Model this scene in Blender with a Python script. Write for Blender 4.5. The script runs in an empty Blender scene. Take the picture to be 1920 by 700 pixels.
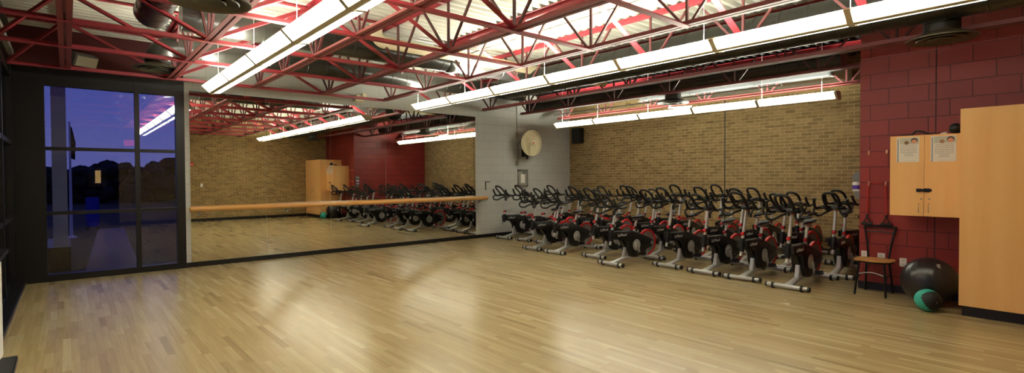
import bpy, bmesh, math, random
from mathutils import Vector, Matrix
random.seed(7)
PI = math.pi
C = bpy.context.scene.collection
S = bpy.context.scene

def lin(c):
    return tuple(((v/255)/12.92 if v/255 <= .04045 else ((v/255+.055)/1.055)**2.4) for v in c) + (1,)

# ------------------------------------------------------------------ materials
def nm(name):
    m = bpy.data.materials.new(name); m.use_nodes = True
    nt = m.node_tree; b = nt.nodes['Principled BSDF']
    return m, nt, b

def mat(name, col, rough=.5, metal=0, bump=0, bscale=60, spec=.5, var=0, coat=0):
    m, nt, b = nm(name)
    c = lin(col)
    b.inputs['Base Color'].default_value = c
    b.inputs['Roughness'].default_value = rough
    b.inputs['Metallic'].default_value = metal
    b.inputs['Specular IOR Level'].default_value = spec
    b.inputs['Coat Weight'].default_value = coat
    tc = nt.nodes.new('ShaderNodeTexCoord')
    n = nt.nodes.new('ShaderNodeTexNoise'); n.inputs['Scale'].default_value = bscale
    n.inputs['Detail'].default_value = 3
    nt.links.new(tc.outputs['Object'], n.inputs['Vector'])
    v = var or .06
    r = nt.nodes.new('ShaderNodeMapRange'); r.inputs['To Min'].default_value = 1-v; r.inputs['To Max'].default_value = 1+v
    nt.links.new(n.outputs['Fac'], r.inputs['Value'])
    mx = nt.nodes.new('ShaderNodeVectorMath'); mx.operation = 'SCALE'
    mx.inputs[0].default_value = c[:3]
    nt.links.new(r.outputs['Result'], mx.inputs['Scale'])
    nt.links.new(mx.outputs['Vector'], b.inputs['Base Color'])
    if bump:
        bp = nt.nodes.new('ShaderNodeBump'); bp.inputs['Strength'].default_value = bump; bp.inputs['Distance'].default_value = .005
        nt.links.new(n.outputs['Fac'], bp.inputs['Height']); nt.links.new(bp.outputs['Normal'], b.inputs['Normal'])
    return m

def emis(name, col, s):
    m, nt, b = nm(name)
    b.inputs['Base Color'].default_value = lin(col)
    b.inputs['Emission Color'].default_value = lin(col)
    b.inputs['Emission Strength'].default_value = s
    return m

def swizzle(nt, axes):
    """object coordinates with the two wall axes moved to x,y"""
    tc = nt.nodes.new('ShaderNodeTexCoord')
    sp = nt.nodes.new('ShaderNodeSeparateXYZ'); cb = nt.nodes.new('ShaderNodeCombineXYZ')
    nt.links.new(tc.outputs['Object'], sp.inputs[0])
    nt.links.new(sp.outputs[axes[0]], cb.inputs[0]); nt.links.new(sp.outputs[axes[1]], cb.inputs[1])
    return cb.outputs[0]

def brick_mat(name, axes, c1, c2, cm, bw, bh, mort, rough=.85, bump=.6, noise=.35, nscale=9, offset=.5, spec=.3):
    m, nt, b = nm(name); L = nt.links
    v = swizzle(nt, axes)
    t = nt.nodes.new('ShaderNodeTexBrick'); L.new(v, t.inputs['Vector'])
    t.inputs['Scale'].default_value = 1
    t.inputs['Color1'].default_value = lin(c1); t.inputs['Color2'].default_value = lin(c2); t.inputs['Mortar'].default_value = lin(cm)
    t.inputs['Brick Width'].default_value = bw; t.inputs['Row Height'].default_value = bh
    t.inputs['Mortar Size'].default_value = mort; t.inputs['Mortar Smooth'].default_value = .25
    t.inputs['Bias'].default_value = 0; t.offset = offset
    n = nt.nodes.new('ShaderNodeTexNoise'); n.inputs['Scale'].default_value = nscale; n.inputs['Detail'].default_value = 6
    L.new(v, n.inputs['Vector'])
    r = nt.nodes.new('ShaderNodeMapRange'); r.inputs['To Min'].default_value = 1-noise; r.inputs['To Max'].default_value = 1+noise
    L.new(n.outputs['Fac'], r.inputs['Value'])
    mx = nt.nodes.new('ShaderNodeVectorMath'); mx.operation = 'SCALE'
    L.new(t.outputs['Color'], mx.inputs[0]); L.new(r.outputs['Result'], mx.inputs['Scale'])
    L.new(mx.outputs['Vector'], b.inputs['Base Color'])
    b.inputs['Roughness'].default_value = rough; b.inputs['Specular IOR Level'].default_value = spec
    inv = nt.nodes.new('ShaderNodeMath'); inv.operation = 'SUBTRACT'; inv.inputs[0].default_value = 1
    L.new(t.outputs['Fac'], inv.inputs[1])
    bp = nt.nodes.new('ShaderNodeBump'); bp.inputs['Strength'].default_value = bump; bp.inputs['Distance'].default_value = .006
    L.new(inv.outputs[0], bp.inputs['Height']); L.new(bp.outputs['Normal'], b.inputs['Normal'])
    return m

def floor_mat():
    m, nt, b = nm('maple_strip_floor'); L = nt.links; N = nt.nodes.new
    def math_(op, a, c=None):
        x = N('ShaderNodeMath'); x.operation = op
        for i, q in enumerate((a, c)):
            if q is None: continue
            if isinstance(q, (int, float)): x.inputs[i].default_value = q
            else: L.new(q, x.inputs[i])
        return x.outputs[0]
    tc = N('ShaderNodeTexCoord'); sp = N('ShaderNodeSeparateXYZ'); L.new(tc.outputs['Object'], sp.inputs[0])
    col = math_('FLOOR', math_('DIVIDE', sp.outputs[0], .0571))
    w1 = N('ShaderNodeTexWhiteNoise'); w1.noise_dimensions = '1D'; L.new(col, w1.inputs['W'])
    ln = math_('ADD', math_('MULTIPLY', w1.outputs['Value'], .55), .45)
    yy = math_('ADD', math_('DIVIDE', sp.outputs[1], ln), math_('MULTIPLY', w1.outputs['Value'], 37.3))
    row = math_('FLOOR', yy)
    cb = N('ShaderNodeCombineXYZ'); L.new(col, cb.inputs[0]); L.new(row, cb.inputs[1])
    w2 = N('ShaderNodeTexWhiteNoise'); w2.noise_dimensions = '2D'; L.new(cb.outputs[0], w2.inputs['Vector'])
    cr = N('ShaderNodeValToRGB'); L.new(w2.outputs['Value'], cr.inputs[0])
    e = cr.color_ramp.elements
    e[0].position = 0; e[0].color = lin((146, 125, 88)); e[1].position = 1; e[1].color = lin((182, 165, 124))
    for p, c in ((.04, (156, 135, 96)), (.14, (162, 141, 100)), (.55, (168, 148, 105)), (.88, (174, 155, 112))):
        q = e.new(p); q.color = lin(c)
    # grain stretched along the boards
    mp = N('ShaderNodeMapping'); mp.inputs['Scale'].default_value = (34, 1.6, 1); L.new(tc.outputs['Object'], mp.inputs[0])
    of = N('ShaderNodeVectorMath'); of.operation = 'ADD'; L.new(mp.outputs[0], of.inputs[0]); L.new(w2.outputs['Color'], of.inputs[1])
    sc = N('ShaderNodeVectorMath'); sc.operation = 'SCALE'; sc.inputs['Scale'].default_value = 20; L.new(w2.outputs['Color'], sc.inputs[0]); L.new(sc.outputs[0], of.inputs[1])
    n = N('ShaderNodeTexNoise'); n.inputs['Scale'].default_value = 1; n.inputs['Detail'].default_value = 5; L.new(of.outputs[0], n.inputs['Vector'])
    r = N('ShaderNodeMapRange'); r.inputs['From Min'].default_value = .25; r.inputs['From Max'].default_value = .75
    r.inputs['To Min'].default_value = .86; r.inputs['To Max'].default_value = 1.1; L.new(n.outputs['Fac'], r.inputs['Value'])
    # dark mineral streaks on some boards
    n2 = N('ShaderNodeTexNoise'); n2.inputs['Scale'].default_value = .8; n2.inputs['Detail'].default_value = 4; n2.inputs['Distortion'].default_value = .6
    L.new(of.outputs[0], n2.inputs['Vector'])
    r2 = N('ShaderNodeMapRange'); r2.inputs['From Min'].default_value = .66; r2.inputs['From Max'].default_value = .78
    r2.inputs['To Min'].default_value = 1; r2.inputs['To Max'].default_value = .68; L.new(n2.outputs['Fac'], r2.inputs['Value'])
    # gaps
    fx = math_('FRACT', math_('DIVIDE', sp.outputs[0], .0571)); gx = math_('GREATER_THAN', math_('ABSOLUTE', math_('SUBTRACT', fx, .5)), .485)
    gf = math_('SUBTRACT', 1, math_('MULTIPLY', gx, .22))
    k = math_('MULTIPLY', math_('MULTIPLY', r.outputs[0], r2.outputs[0]), gf)
    mx = N('ShaderNodeVectorMath'); mx.operation = 'SCALE'; L.new(cr.outputs[0], mx.inputs[0]); L.new(k, mx.inputs['Scale'])
    L.new(mx.outputs[0], b.inputs['Base Color'])
    rr = N('ShaderNodeTexNoise'); rr.inputs['Scale'].default_value = 1.3; rr.inputs['Detail'].default_value = 3; L.new(tc.outputs['Object'], rr.inputs['Vector'])
    r3 = N('ShaderNodeMapRange'); r3.inputs['To Min'].default_value = .17; r3.inputs['To Max'].default_value = .31; L.new(rr.outputs['Fac'], r3.inputs['Value'])
    L.new(r3.outputs[0], b.inputs['Roughness']); b.inputs['Specular IOR Level'].default_value = .42
    bp = N('ShaderNodeBump'); bp.inputs['Strength'].default_value = .25; bp.inputs['Distance'].default_value = .004
    L.new(rr.outputs['Fac'], bp.inputs['Height']); L.new(bp.outputs[0], b.inputs['Normal'])
    return m

def wood_mat(name, c1, c2, sc=(9, 9, .7), rough=.42):
    m, nt, b = nm(name); L = nt.links; N = nt.nodes.new
    tc = N('ShaderNodeTexCoord'); mp = N('ShaderNodeMapping'); mp.inputs['Scale'].default_value = sc
    L.new(tc.outputs['Object'], mp.inputs[0])
    n = N('ShaderNodeTexNoise'); n.inputs['Scale'].default_value = 1; n.inputs['Detail'].default_value = 5; n.inputs['Distortion'].default_value = .3
    L.new(mp.outputs[0], n.inputs['Vector'])
    cr = N('ShaderNodeValToRGB'); cr.color_ramp.elements[0].position = .3; cr.color_ramp.elements[1].position = .7
    cr.color_ramp.elements[0].color = lin(c1); cr.color_ramp.elements[1].color = lin(c2)
    L.new(n.outputs['Fac'], cr.inputs[0]); L.new(cr.outputs[0], b.inputs['Base Color'])
    b.inputs['Roughness'].default_value = rough
    return m

def glass_mat(name, tint=(235, 238, 240)):
    m, nt, b = nm(name); L = nt.links; N = nt.nodes.new
    nt.nodes.remove(b)
    out = [n for n in nt.nodes if n.type == 'OUTPUT_MATERIAL'][0]
    tr = N('ShaderNodeBsdfTransparent'); tr.inputs[0].default_value = lin(tint)
    gl = N('ShaderNodeBsdfGlossy'); gl.inputs['Roughness'].default_value = 0.0
    fr = N('ShaderNodeFresnel'); fr.inputs['IOR'].default_value = 1.75
    mx = N('ShaderNodeMixShader'); L.new(fr.outputs[0], mx.inputs[0]); L.new(tr.outputs[0], mx.inputs[1]); L.new(gl.outputs[0], mx.inputs[2])
    L.new(mx.outputs[0], out.inputs[0])
    return m

M = {}
M['floor'] = floor_mat()
M['brick_x'] = brick_mat('tan_brick_running_bond', (1, 2), (158, 132, 88), (124, 102, 64), (180, 160, 116), .203, .0677, .006)
M['brick_y'] = brick_mat('tan_brick_running_bond_camera_side', (0, 2), (158, 132, 88), (124, 102, 64), (180, 160, 116), .203, .0677, .006)
M['maroon_x'] = brick_mat('maroon_painted_block', (1, 2), (146, 48, 44), (134, 42, 40), (86, 22, 22), .406, .203, .005, rough=.42, bump=.5, noise=.08, nscale=30, spec=.45)
M['maroon_y'] = brick_mat('maroon_painted_block_side', (0, 2), (146, 48, 44), (134, 42, 40), (86, 22, 22), .406, .203, .005, rough=.42, bump=.5, noise=.08, nscale=30, spec=.45)
M['grey_y'] = brick_mat('grey_painted_block', (0, 2), (186, 187, 180), (182, 183, 176), (160, 161, 155), .406, .203, .004, rough=.55, bump=.35, noise=.04, nscale=20)
M['redwall'] = mat('dark_red_painted_block', (78, 18, 18), .6)
M['bronze'] = mat('dark_bronze_frame', (15, 13, 12), .4, .2)
M['blackbase'] = mat('black_vinyl_base', (12, 12, 14), .35)
M['glass'] = glass_mat('window_glass')
M['mirror'] = mat('silvered_mirror', (222, 222, 214), 0.0, 1.0, var=.0001)
M['steel_red'] = mat('red_painted_steel', (150, 46, 54), .45, 0, .1, 25, var=.1)
M['steel_dark'] = mat('brick_red_painted_steel', (122, 52, 50), .5, 0, .1, 25, var=.12)
M['web'] = mat('dark_red_web_steel', (84, 40, 40), .5, var=.1)
M['deck'] = mat('white_painted_metal_deck', (196, 194, 180), .5, var=.05)
M['deck_black'] = mat('black_painted_metal_deck', (20, 20, 20), .6)
M['duct'] = mat('black_spiral_duct_paint', (42, 41, 36), .28, .15, .25, 7)
M['galv'] = mat('galvanised_sheet', (190, 194, 198), .3, .85, .2, 8)
M['cream'] = mat('cream_pipe_insulation', (226, 214, 178), .6)
M['diff'] = mat('dark_olive_diffuser_paint', (74, 70, 54), .4, .2)
M['fix'] = mat('putty_fixture_metal', (206, 196, 170), .45, .1)
M['lens'] = emis('fluorescent_lens', (252, 252, 232), 8.5)
M['uplens'] = emis('fluorescent_uplight', (252, 252, 232), 52)
M['white'] = mat('white_plastic', (228, 226, 220), .4)
M['cable'] = mat('pale_cable', (200, 200, 196), .5)
M['maple'] = wood_mat('honey_maple_laminate', (238, 182, 112), (244, 194, 126), (7, 7, .5))
M['oak'] = wood_mat('oiled_wood_rail', (196, 140, 74), (216, 166, 96), (.8, 20, 20), .35)
M['seatwood'] = wood_mat('bent_plywood', (190, 135, 70), (210, 155, 85), (3, 14, 14), .35)
M['black'] = mat('black_plastic', (17, 17, 18), .38, spec=.4)
M['rubber'] = mat('black_rubber', (20, 20, 20), .6)
M['blackmetal'] = mat('black_painted_metal', (16, 16, 17), .35, .2)
M['silver'] = mat('silver_powder_coat', (184, 184, 182), .36, .45)
M['chrome'] = mat('brushed_aluminium', (190, 190, 188), .25, .9)
M['flyred'] = mat('red_flywheel_rim', (196, 30, 34), .35)
M['flygrey'] = mat('grey_flywheel_disc', (150, 142, 138), .35, .5)
M['red'] = mat('red_plastic', (200, 26, 38), .35)
M['redtube'] = mat('red_rubber_tube', (190, 30, 28), .4)
M['lettering'] = mat('silver_lettering', (196, 196, 196), .4)
M['teal'] = mat('teal_rubber', (46, 160, 142), .5, 0, .4, 90)
M['gripblack'] = mat('black_rubber_textured', (16, 18, 18), .6, 0, .5, 90)
M['ball'] = mat('black_glossy_vinyl', (34, 30, 33), .32, var=.1, coat=.1)
M['paper'] = mat('white_paper', (232, 226, 214), .7)
M['ink'] = mat('dark_grey_ink', (100, 96, 92), .8)
M['photo'] = mat('pale_photo_backdrop', (196, 196, 178), .6)
M['skinprint'] = mat('printed_face_tone', (214, 150, 118), .6)
M['hairprint'] = mat('printed_dark_hair', (60, 44, 40), .6)
M['leafprint'] = mat('printed_brown_patch', (150, 110, 80), .6)
M['blueedge'] = mat('printed_blue_strip', (90, 112, 130), .6)
M['fanbeige'] = mat('cream_fan_plastic', (222, 210, 172), .45)
M['grey'] = mat('grey_plastic', (118, 120, 120), .5)
M['steel'] = mat('brushed_steel', (160, 158, 150), .35, .7)
M['purple'] = mat('purple_label', (78, 50, 150), .5)
M['conduit'] = mat('painted_conduit', (150, 148, 136), .5, .2)
M['exitred'] = emis('lit_exit_face', (230, 40, 60), 1.2)
M['grass'] = mat('dusk_grass', (36, 38, 18), .9, 0, .5, 30, var=.3)
M['concrete'] = mat('pale_concrete', (128, 116, 118), .85, 0, .2, 8, var=.12)
M['leaf'] = mat('dark_foliage', (26, 30, 20), .9, var=.3, bscale=3)
M['bark'] = mat('bark', (40, 32, 26), .9)
M['reflection_white'] = mat('off_white_reflection_pier', (186, 184, 186), .8)
M['blue'] = mat('blue_painted_panel', (38, 60, 170), .5)
M['brass'] = mat('brass_hook', (226, 170, 140), .35, .3)
M['outlet'] = mat('outlet_cream', (205, 202, 194), .5)
M['pic'] = emis('glowing_print', (255, 206, 130), 1.1)
M['lobbylight'] = emis('warm_lobby_lamp', (255, 214, 160), 4)

# ------------------------------------------------------------------ mesh helpers
def BM(): return bmesh.new()

def box(bm, c, s, rot=None):
    """box centre c, full size s, optional rotation matrix"""
    vs = []
    for dx in (-.5, .5):
        for dy in (-.5, .5):
            for dz in (-.5, .5):
                v = Vector((dx*s[0], dy*s[1], dz*s[2]))
                if rot: v = rot @ v
                vs.append(bm.verts.new(v + Vector(c)))
    for f in ((0,1,3,2),(4,6,7,5),(0,4,5,1),(2,3,7,6),(0,2,6,4),(1,5,7,3)):
        bm.faces.new([vs[i] for i in f])
    return bm

def span(bm, a, b):
    return box(bm, [(a[i]+b[i])/2 for i in range(3)], [abs(b[i]-a[i]) for i in range(3)])

def bar(bm, a, b, w, h, up=(0, 0, 1)):
    """rectangular bar from a to b"""
    a, b = Vector(a), Vector(b); d = b-a; x = d.normalized()
    u = Vector(up)
    if abs(x.dot(u)) > .98: u = Vector((1, 0, 0))
    y = u.cross(x).normalized(); z = x.cross(y)
    R = Matrix((x, y, z)).transposed()
    return box(bm, (a+b)/2, (d.length, w, h), R)

def frames(pts):
    pts = [Vector(p) for p in pts]; n = len(pts); T = []
    for i in range(n):
        if i == 0: t = pts[1]-pts[0]
        elif i == n-1: t = pts[-1]-pts[-2]
        else: t = (pts[i]-pts[i-1]).normalized()+(pts[i+1]-pts[i]).normalized()
        T.append(t.normalized() if t.length > 1e-9 else Vector((0, 0, 1)))
    u = Vector((0, 0, 1)) if abs(T[0].z) < .9 else Vector((1, 0, 0))
    u = (u - T[0]*u.dot(T[0])).normalized(); out = []
    for i in range(n):
        u = (u - T[i]*u.dot(T[i])).normalized()
        out.append((pts[i], T[i], u, T[i].cross(u)))
    return out

def tube(bm, pts, r, n=10, caps=True, closed=False, flat=1.0):
    rs = r if isinstance(r, (list, tuple)) else [r]*len(pts)
    fr = frames(pts); rings = []
    for (p, t, u, v), q in zip(fr, rs):
        rings.append([bm.verts.new(p + (u*math.cos(2*PI*k/n)*flat + v*math.sin(2*PI*k/n))*q) for k in range(n)])
    m = len(rings)
    for i in range(m if closed else m-1):
        A, B = rings[i], rings[(i+1) % m]
        for k in range(n):
            try: bm.faces.new((A[k], A[(k+1) % n], B[(k+1) % n], B[k]))
            except ValueError: pass
    if caps and not closed:
        bm.faces.new(rings[0][::-1]); bm.faces.new(rings[-1])
    return bm

def lathe(bm, prof, n=24, c=(0, 0, 0), axis='z', caps=True):
    """profile (r, h) turned about axis through c"""
    def P(r, h, a):
        x, y = r*math.cos(a), r*math.sin(a)
        v = {'z': (x, y, h), 'x': (h, x, y), 'y': (y, h, x)}[axis]
        return Vector(v)+Vector(c)
    rings = [[bm.verts.new(P(r, h, 2*PI*k/n)) for k in range(n)] for r, h in prof]
    for A, B in zip(rings, rings[1:]):
        for k in range(n):
            bm.faces.new((A[k], A[(k+1) % n], B[(k+1) % n], B[k]))
    if caps:
        if prof[0][0] > 1e-5: bm.faces.new(rings[0][::-1])
        if prof[-1][0] > 1e-5: bm.faces.new(rings[-1])
    return bm

def prism(bm, poly, axis, h0, h1):
    """extrude a 2D polygon; axis 'y': poly in (x,z); 'x': (y,z); 'z': (x,y)"""
    def P(a, b, h): return {'y': (a, h, b), 'x': (h, a, b), 'z': (a, b, h)}[axis]
    A = [bm.verts.new(P(a, b, h0)) for a, b in poly]; B = [bm.verts.new(P(a, b, h1)) for a, b in poly]
    n = len(poly)
    bm.faces.new(A); bm.faces.new(B[::-1])
    for i in range(n): bm.faces.new((A[i], B[i], B[(i+1) % n], A[(i+1) % n]))
    return bm

def ball(bm, c, r, seg=24, rings=14, sc=(1, 1, 1)):
    mt = Matrix.Translation(c) @ Matrix.Diagonal((r*sc[0], r*sc[1], r*sc[2], 1))
    bmesh.ops.create_uvsphere(bm, u_segments=seg, v_segments=rings, radius=1, matrix=mt)
    return bm

def smooth_path(pts, k=6):
    """Catmull-Rom through the points"""
    P = [Vector(p) for p in pts]; P = [2*P[0]-P[1]] + P + [2*P[-1]-P[-2]]; out = []
    for i in range(1, len(P)-2):
        a, b, c, d = P[i-1:i+3]
        for j in range(k):
            t = j/k
            out.append(.5*((2*b)+(c-a)*t+(2*a-5*b+4*c-d)*t*t+(3*b-a-3*c+d)*t**3))
    out.append(P[-2]); return out

def mesh(name, bm, m, ang=35, bevel=0):
    if bevel:
        bmesh.ops.bevel(bm, geom=[e for e in bm.edges], offset=bevel, segments=2, affect='EDGES', clamp_overlap=True)
    bmesh.ops.recalc_face_normals(bm, faces=bm.faces)
    me = bpy.data.meshes.new(name); bm.to_mesh(me); bm.free()
    if isinstance(m, (list, tuple)):
        for q in m: me.materials.append(q)
    else: me.materials.append(m)
    for p in me.polygons: p.use_smooth = True
    me.set_sharp_from_angle(angle=math.radians(ang))
    return me

def obj(name, bm, m, parent=None, ang=35, bevel=0):
    o = bpy.data.objects.new(name, mesh(name, bm, m, ang, bevel)); C.objects.link(o)
    if parent: o.parent = parent
    return o

def origin(o, loc):
    """move a top-level mesh object's origin to loc without moving it"""
    loc = Vector(loc); o.data.transform(Matrix.Translation(-loc)); o.location = loc; return o

def tag(o, label, cat, group=None):
    o['label'] = label; o['category'] = cat
    if group: o['group'] = group
    return o

def thing(name, label, cat, loc=(0, 0, 0), rz=0, group=None):
    o = bpy.data.objects.new(name, None); C.objects.link(o)
    o.location = loc; o.rotation_euler = (0, 0, rz); o.empty_display_size = .1
    return tag(o, label, cat, group)

def struct(name, bm, m, **k):
    o = obj(name, bm, m, **k); o['kind'] = 'structure'; return o

def children(o): return [c for c in bpy.data.objects if c.parent == o]

def copy_tree(o, kids, loc, rz=0, label=None):
    r = o.copy(); C.objects.link(r); r.location = loc; r.rotation_euler = (0, 0, rz)
    if label: r['label'] = label
    made = []
    def rec(src, dst):
        for ch in kids.get(src.name, []):
            c = ch.copy(); C.objects.link(c); c.parent = dst; made.append((ch.name, c)); rec(ch, c)
    rec(o, r)
    return r, made

def kidmap():
    k = {}
    for o in bpy.data.objects:
        if o.parent: k.setdefault(o.parent.name, []).append(o)
    return k

def text_mesh(body, size, name, m, parent, loc, rot, ext=.0015, shear=0, align='LEFT'):
    cu = bpy.data.curves.new('lettering_curve', 'FONT'); cu.body = body; cu.size = size; cu.extrude = ext
    cu.shear = shear; cu.align_x = align; cu.resolution_u = 3
    t = bpy.data.objects.new('lettering_source', cu); C.objects.link(t)
    dg = bpy.context.evaluated_depsgraph_get(); dg.update()
    me = bpy.data.meshes.new_from_object(t.evaluated_get(dg)); me.name = name
    bpy.data.objects.remove(t); bpy.data.curves.remove(cu)
    me.materials.clear(); me.materials.append(m)
    o = bpy.data.objects.new(name, me); C.objects.link(o)
    if parent: o.parent = parent
    o.location = loc; o.rotation_euler = rot
    return o

ORD = ['first', 'second', 'third', 'fourth', 'fifth', 'sixth', 'seventh', 'eighth', 'ninth', 'tenth', 'eleventh', 'twelfth']

# ------------------------------------------------------------------ room dimensions
D = 10.19       # mirror wall
XL = -.60       # window wall on the left
XB = 11.06      # brick wall at the back
XM, YM = 8.036, 2.142   # corner of the maroon wall
YK = -.565      # brick wall on the camera's side
ZD = 3.74       # underside of the deck

# ------------------------------------------------------------------ setting
struct('floor', span(BM(), (XL-.25, YK-6.5, -.1), (XB+.3, D+.02, 0)), M['floor'])
# mirror wall: solid from the window to the corner, and the strip above the window
struct('wall_mirror', span(BM(), (1.5, D, 0), (XB+.3, D+.2, ZD+.1)), M['grey_y'])
struct('wall_above_window', span(BM(), (XL-.2, D+.01, 3.17), (1.5, D+.2, ZD+.1)), M['redwall'])
struct('wall_brick', span(BM(), (XB, YM, 0), (XB+.2, D, ZD+.1)), M['brick_x'])
bm = BM(); span(bm, (XM, YK-.2, 0), (XM+.2, YM, ZD+.1))
struct('wall_maroon', bm, M['maroon_x'])
struct('wall_maroon_side', span(BM(), (XM+.2, YM-.2, 0), (XB+.2, YM, ZD+.1)), M['maroon_y'])
# facing of the maroon corner so both faces meet the corner
struct('wall_maroon_corner', span(BM(), (XM+.002, YM, 0), (XM+.2, YM+.002, ZD+.1)), M['maroon_y'])
# camera-side brick wall with a doorway to the lobby
bm = BM(); span(bm, (1.25, YK-.2, 0), (XM+.2, YK, ZD+.1)); span(bm, (XL-.2, YK-.2, 2.3), (1.25, YK, ZD+.1)); span(bm, (XL-.2, YK-.2, 0), (-.5, YK, 2.3))
struct('wall_camera_side', bm, M['brick_y'])
# vertical movement joints
struct('trim_1', span(BM(), (XB-.004, 5.515, .1), (XB+.01, 5.535, 3.3)), M['rubber'])
struct('trim_2', span(BM(), (XM-.003, 1.345, .1), (XM+.01, 1.357, ZD)), mat('maroon_joint', (70, 20, 22), .6))
# bases
struct('baseboard_mirror', span(BM(), (1.5, D-.02, 0), (XB, D, .085)), M['blackbase'], bevel=.004)
struct('baseboard_brick', span(BM(), (XB-.015, YM, 0), (XB, D-.02, .1)), M['blackbase'], bevel=.004)
struct('baseboard_maroon', span(BM(), (XM-.012, 1.0, 0), (XM, YM+.012, .1)), M['blackbase'], bevel=.004)
struct('baseboard_side', span(BM(), (XM, YM, 0), (XB-.015, YM+.012, .1)), M['blackbase'], bevel=.004)
struct('baseboard_camera', span(BM(), (1.25, YK, 0), (7.2, YK+.012, .1)), M['blackbase'], bevel=.004)

# corrugated deck, ribs along x
def deck(name, x0, x1, m):
    bm = BM(); y = YK-.2; prof = []
    while y < D+.2:
        prof += [(y, ZD), (y+.05, ZD), (y+.068, ZD+.05), (y+.134, ZD+.05)]; y += .152
    prof.append((y, ZD))
    A = [bm.verts.new((x0, a, b)) for a, b in prof]; B = [bm.verts.new((x1, a, b)) for a, b in prof]
    A2 = [bm.verts.new((x0, a, ZD+.09)) for a in (prof[0][0], prof[-1][0])]; B2 = [bm.verts.new((x1, a, ZD+.09)) for a in (prof[0][0], prof[-1][0])]
    for i in range(len(prof)-1): bm.faces.new((A[i], B[i], B[i+1], A[i+1]))
    bm.faces.new((A2[0], A2[1], B2[1], B2[0]))
    return struct(name, bm, m, ang=20)
deck('ceiling', XL-.2, 7.75, M['deck'])
deck('ceiling_dark', 7.75, XB+.2, M['deck_black'])

# window at the left end of the mirror wall (in the same plane)
bm = BM()
span(bm, (XL-.2, D-.03, 0), (-.245, D+.12, 2.96))                 # dark pier at the corner
span(bm, (1.378, D-.03, .0), (1.5, D+.12, 3.17))
span(bm, (-.245, D-.02, 2.9), (1.378, D+.1, 3.17))
span(bm, (-.245, D-.04, 0), (1.378, D+.1, .095))
span(bm, (.822, D-.03, .095), (.884, D+.07, 3.168))
for z in (.985, 1.945):
    span(bm, (-.245, D-.025, z), (.822, D+.06, z+.05)); span(bm, (.884, D-.025, z), (1.378, D+.06, z+.05))
span(bm, (XL-.2, D-.03, 2.96), (-.245, D+.12, 3.17))
win = struct('window_1', bm, M['bronze'])
for x0, x1 in ((-.245, .822), (.884, 1.378)):
    for z0, z1 in ((.095, .985), (1.035, 1.945), (1.995, 2.9)):
        g = obj('pane', span(BM(), (x0, D+.02, z0), (x1, D+.026, z1)), M['glass'], win)
# left curtain wall
bm = BM()
for y in (10.05, 8.6, 7.1, 5.6, 4.1, 2.6, 1.1, -.4):
    span(bm, (XL-.08, y-.04, 0), (XL+.02, y+.04, 3.2))
for z0, z1 in ((0, .1), (.95, 1.0), (2.0, 2.06), (2.95, 3.2)):
    span(bm, (XL-.08, YK, z0), (XL+.015, D-.03, z1))
win2 = struct('window_2', bm, M['bronze'])
obj('pane', span(BM(), (XL-.04, YK, .1), (XL-.034, D-.03, 2.95)), M['glass'], win2)
struct('wall_left', span(BM(), (XL-.2, YK-.2, 3.2), (XL, D, ZD+.1)), M['bronze'])
struct('baseboard_left', span(BM(), (XL+.015, 6.4, 0), (-.475, D-.03, .07)), M['blackbase'], bevel=.01)
# pale steel angle along the head of the left windows
bm = BM(); span(bm, (XL+.02, -.4, 3.2), (XL+.07, 9.7, 3.27)); tag(obj('steel_angle', bm, M['conduit']), 'pale steel angle running along the top of the left window wall', 'steel angle')

# low pale wall cabinet at the far left edge, with dark top
t = thing('low_cabinet', 'white low cabinet with dark top against the left window wall', 'cabinet', (-.53, 5.9, 0))
obj('cabinet_body', span(BM(), (-.05, -1.6, 0), (.085, .32, .86)), M['white'], t, bevel=.004)
obj('countertop', span(BM(), (-.05, -1.65, .86), (.12, .5, .9)), M['blackmetal'], t, bevel=.004)
t = thing('floor_box', 'black floor box beside the white low cabinet at bottom left', 'floor box', (-.39, 5.7, 0))
obj('box_body', span(BM(), (-.05, -.35, 0), (.055, .18, .05)), M['blackmetal'], t, bevel=.006)
obj('box_lid', span(BM(), (-.045, -.34, .05), (.05, .17, .058)), M['rubber'], t, bevel=.002)

# ------------------------------------------------------------------ mirrors and barre
g = 'wall mirror panels'
for i, lab in enumerate(('leftmost tall frameless mirror panel, next to the tall window', 'second mirror panel from the window, reflecting the tan brick wall',
                         'middle mirror panel, reflecting the wooden cabinets and grey mirror-wall corner', 'fourth mirror panel from the window, reflecting maroon wall and bikes',
                         'rightmost mirror panel, beside the bare grey block wall')):
    x0 = 1.574+1.212*i
    bm = span(BM(), (-.604, -.006, 0), (.6045, 0, 2.925))
    o = tag(obj('mirror_panel', bm, M['mirror']), lab, 'mirror', g); o.location = (x0+.606, D, .085)
t = thing('ballet_barre', 'long varnished wooden ballet barre running across the mirrors', 'ballet barre', (4.7, D-.17, 1.0))
bm = BM(); tube(bm, [(-3.17, 0, 0), (-3.15, 0, 0), (3.13, 0, 0), (3.2, .03, 0)], [.03, .045, .045, .03], 16)
obj('rail', bm, M['oak'], t)
for x in (-3.0, -1.55, -.35, .85, 2.05, 3.02):
    bm = BM(); tube(bm, [(x, .165, -.08), (x, .1, -.08), (x, 0, -.04)], .011, 8); box(bm, (x, .16, -.08), (.03, .012, .1))
    obj('bracket', bm, M['steel'], t)
bm = BM(); span(bm, (0, -.012, 0), (.15, 0, .018)); span(bm, (0, -.012, -.2), (.018, 0, 0))
tag(origin(obj('wall_bracket', bm, M['blackmetal']), (0, 0, 0)), 'small black L-shaped bracket on the grey wall right of the mirrors', 'bracket').location = (7.94, D, 1.39)

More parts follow.
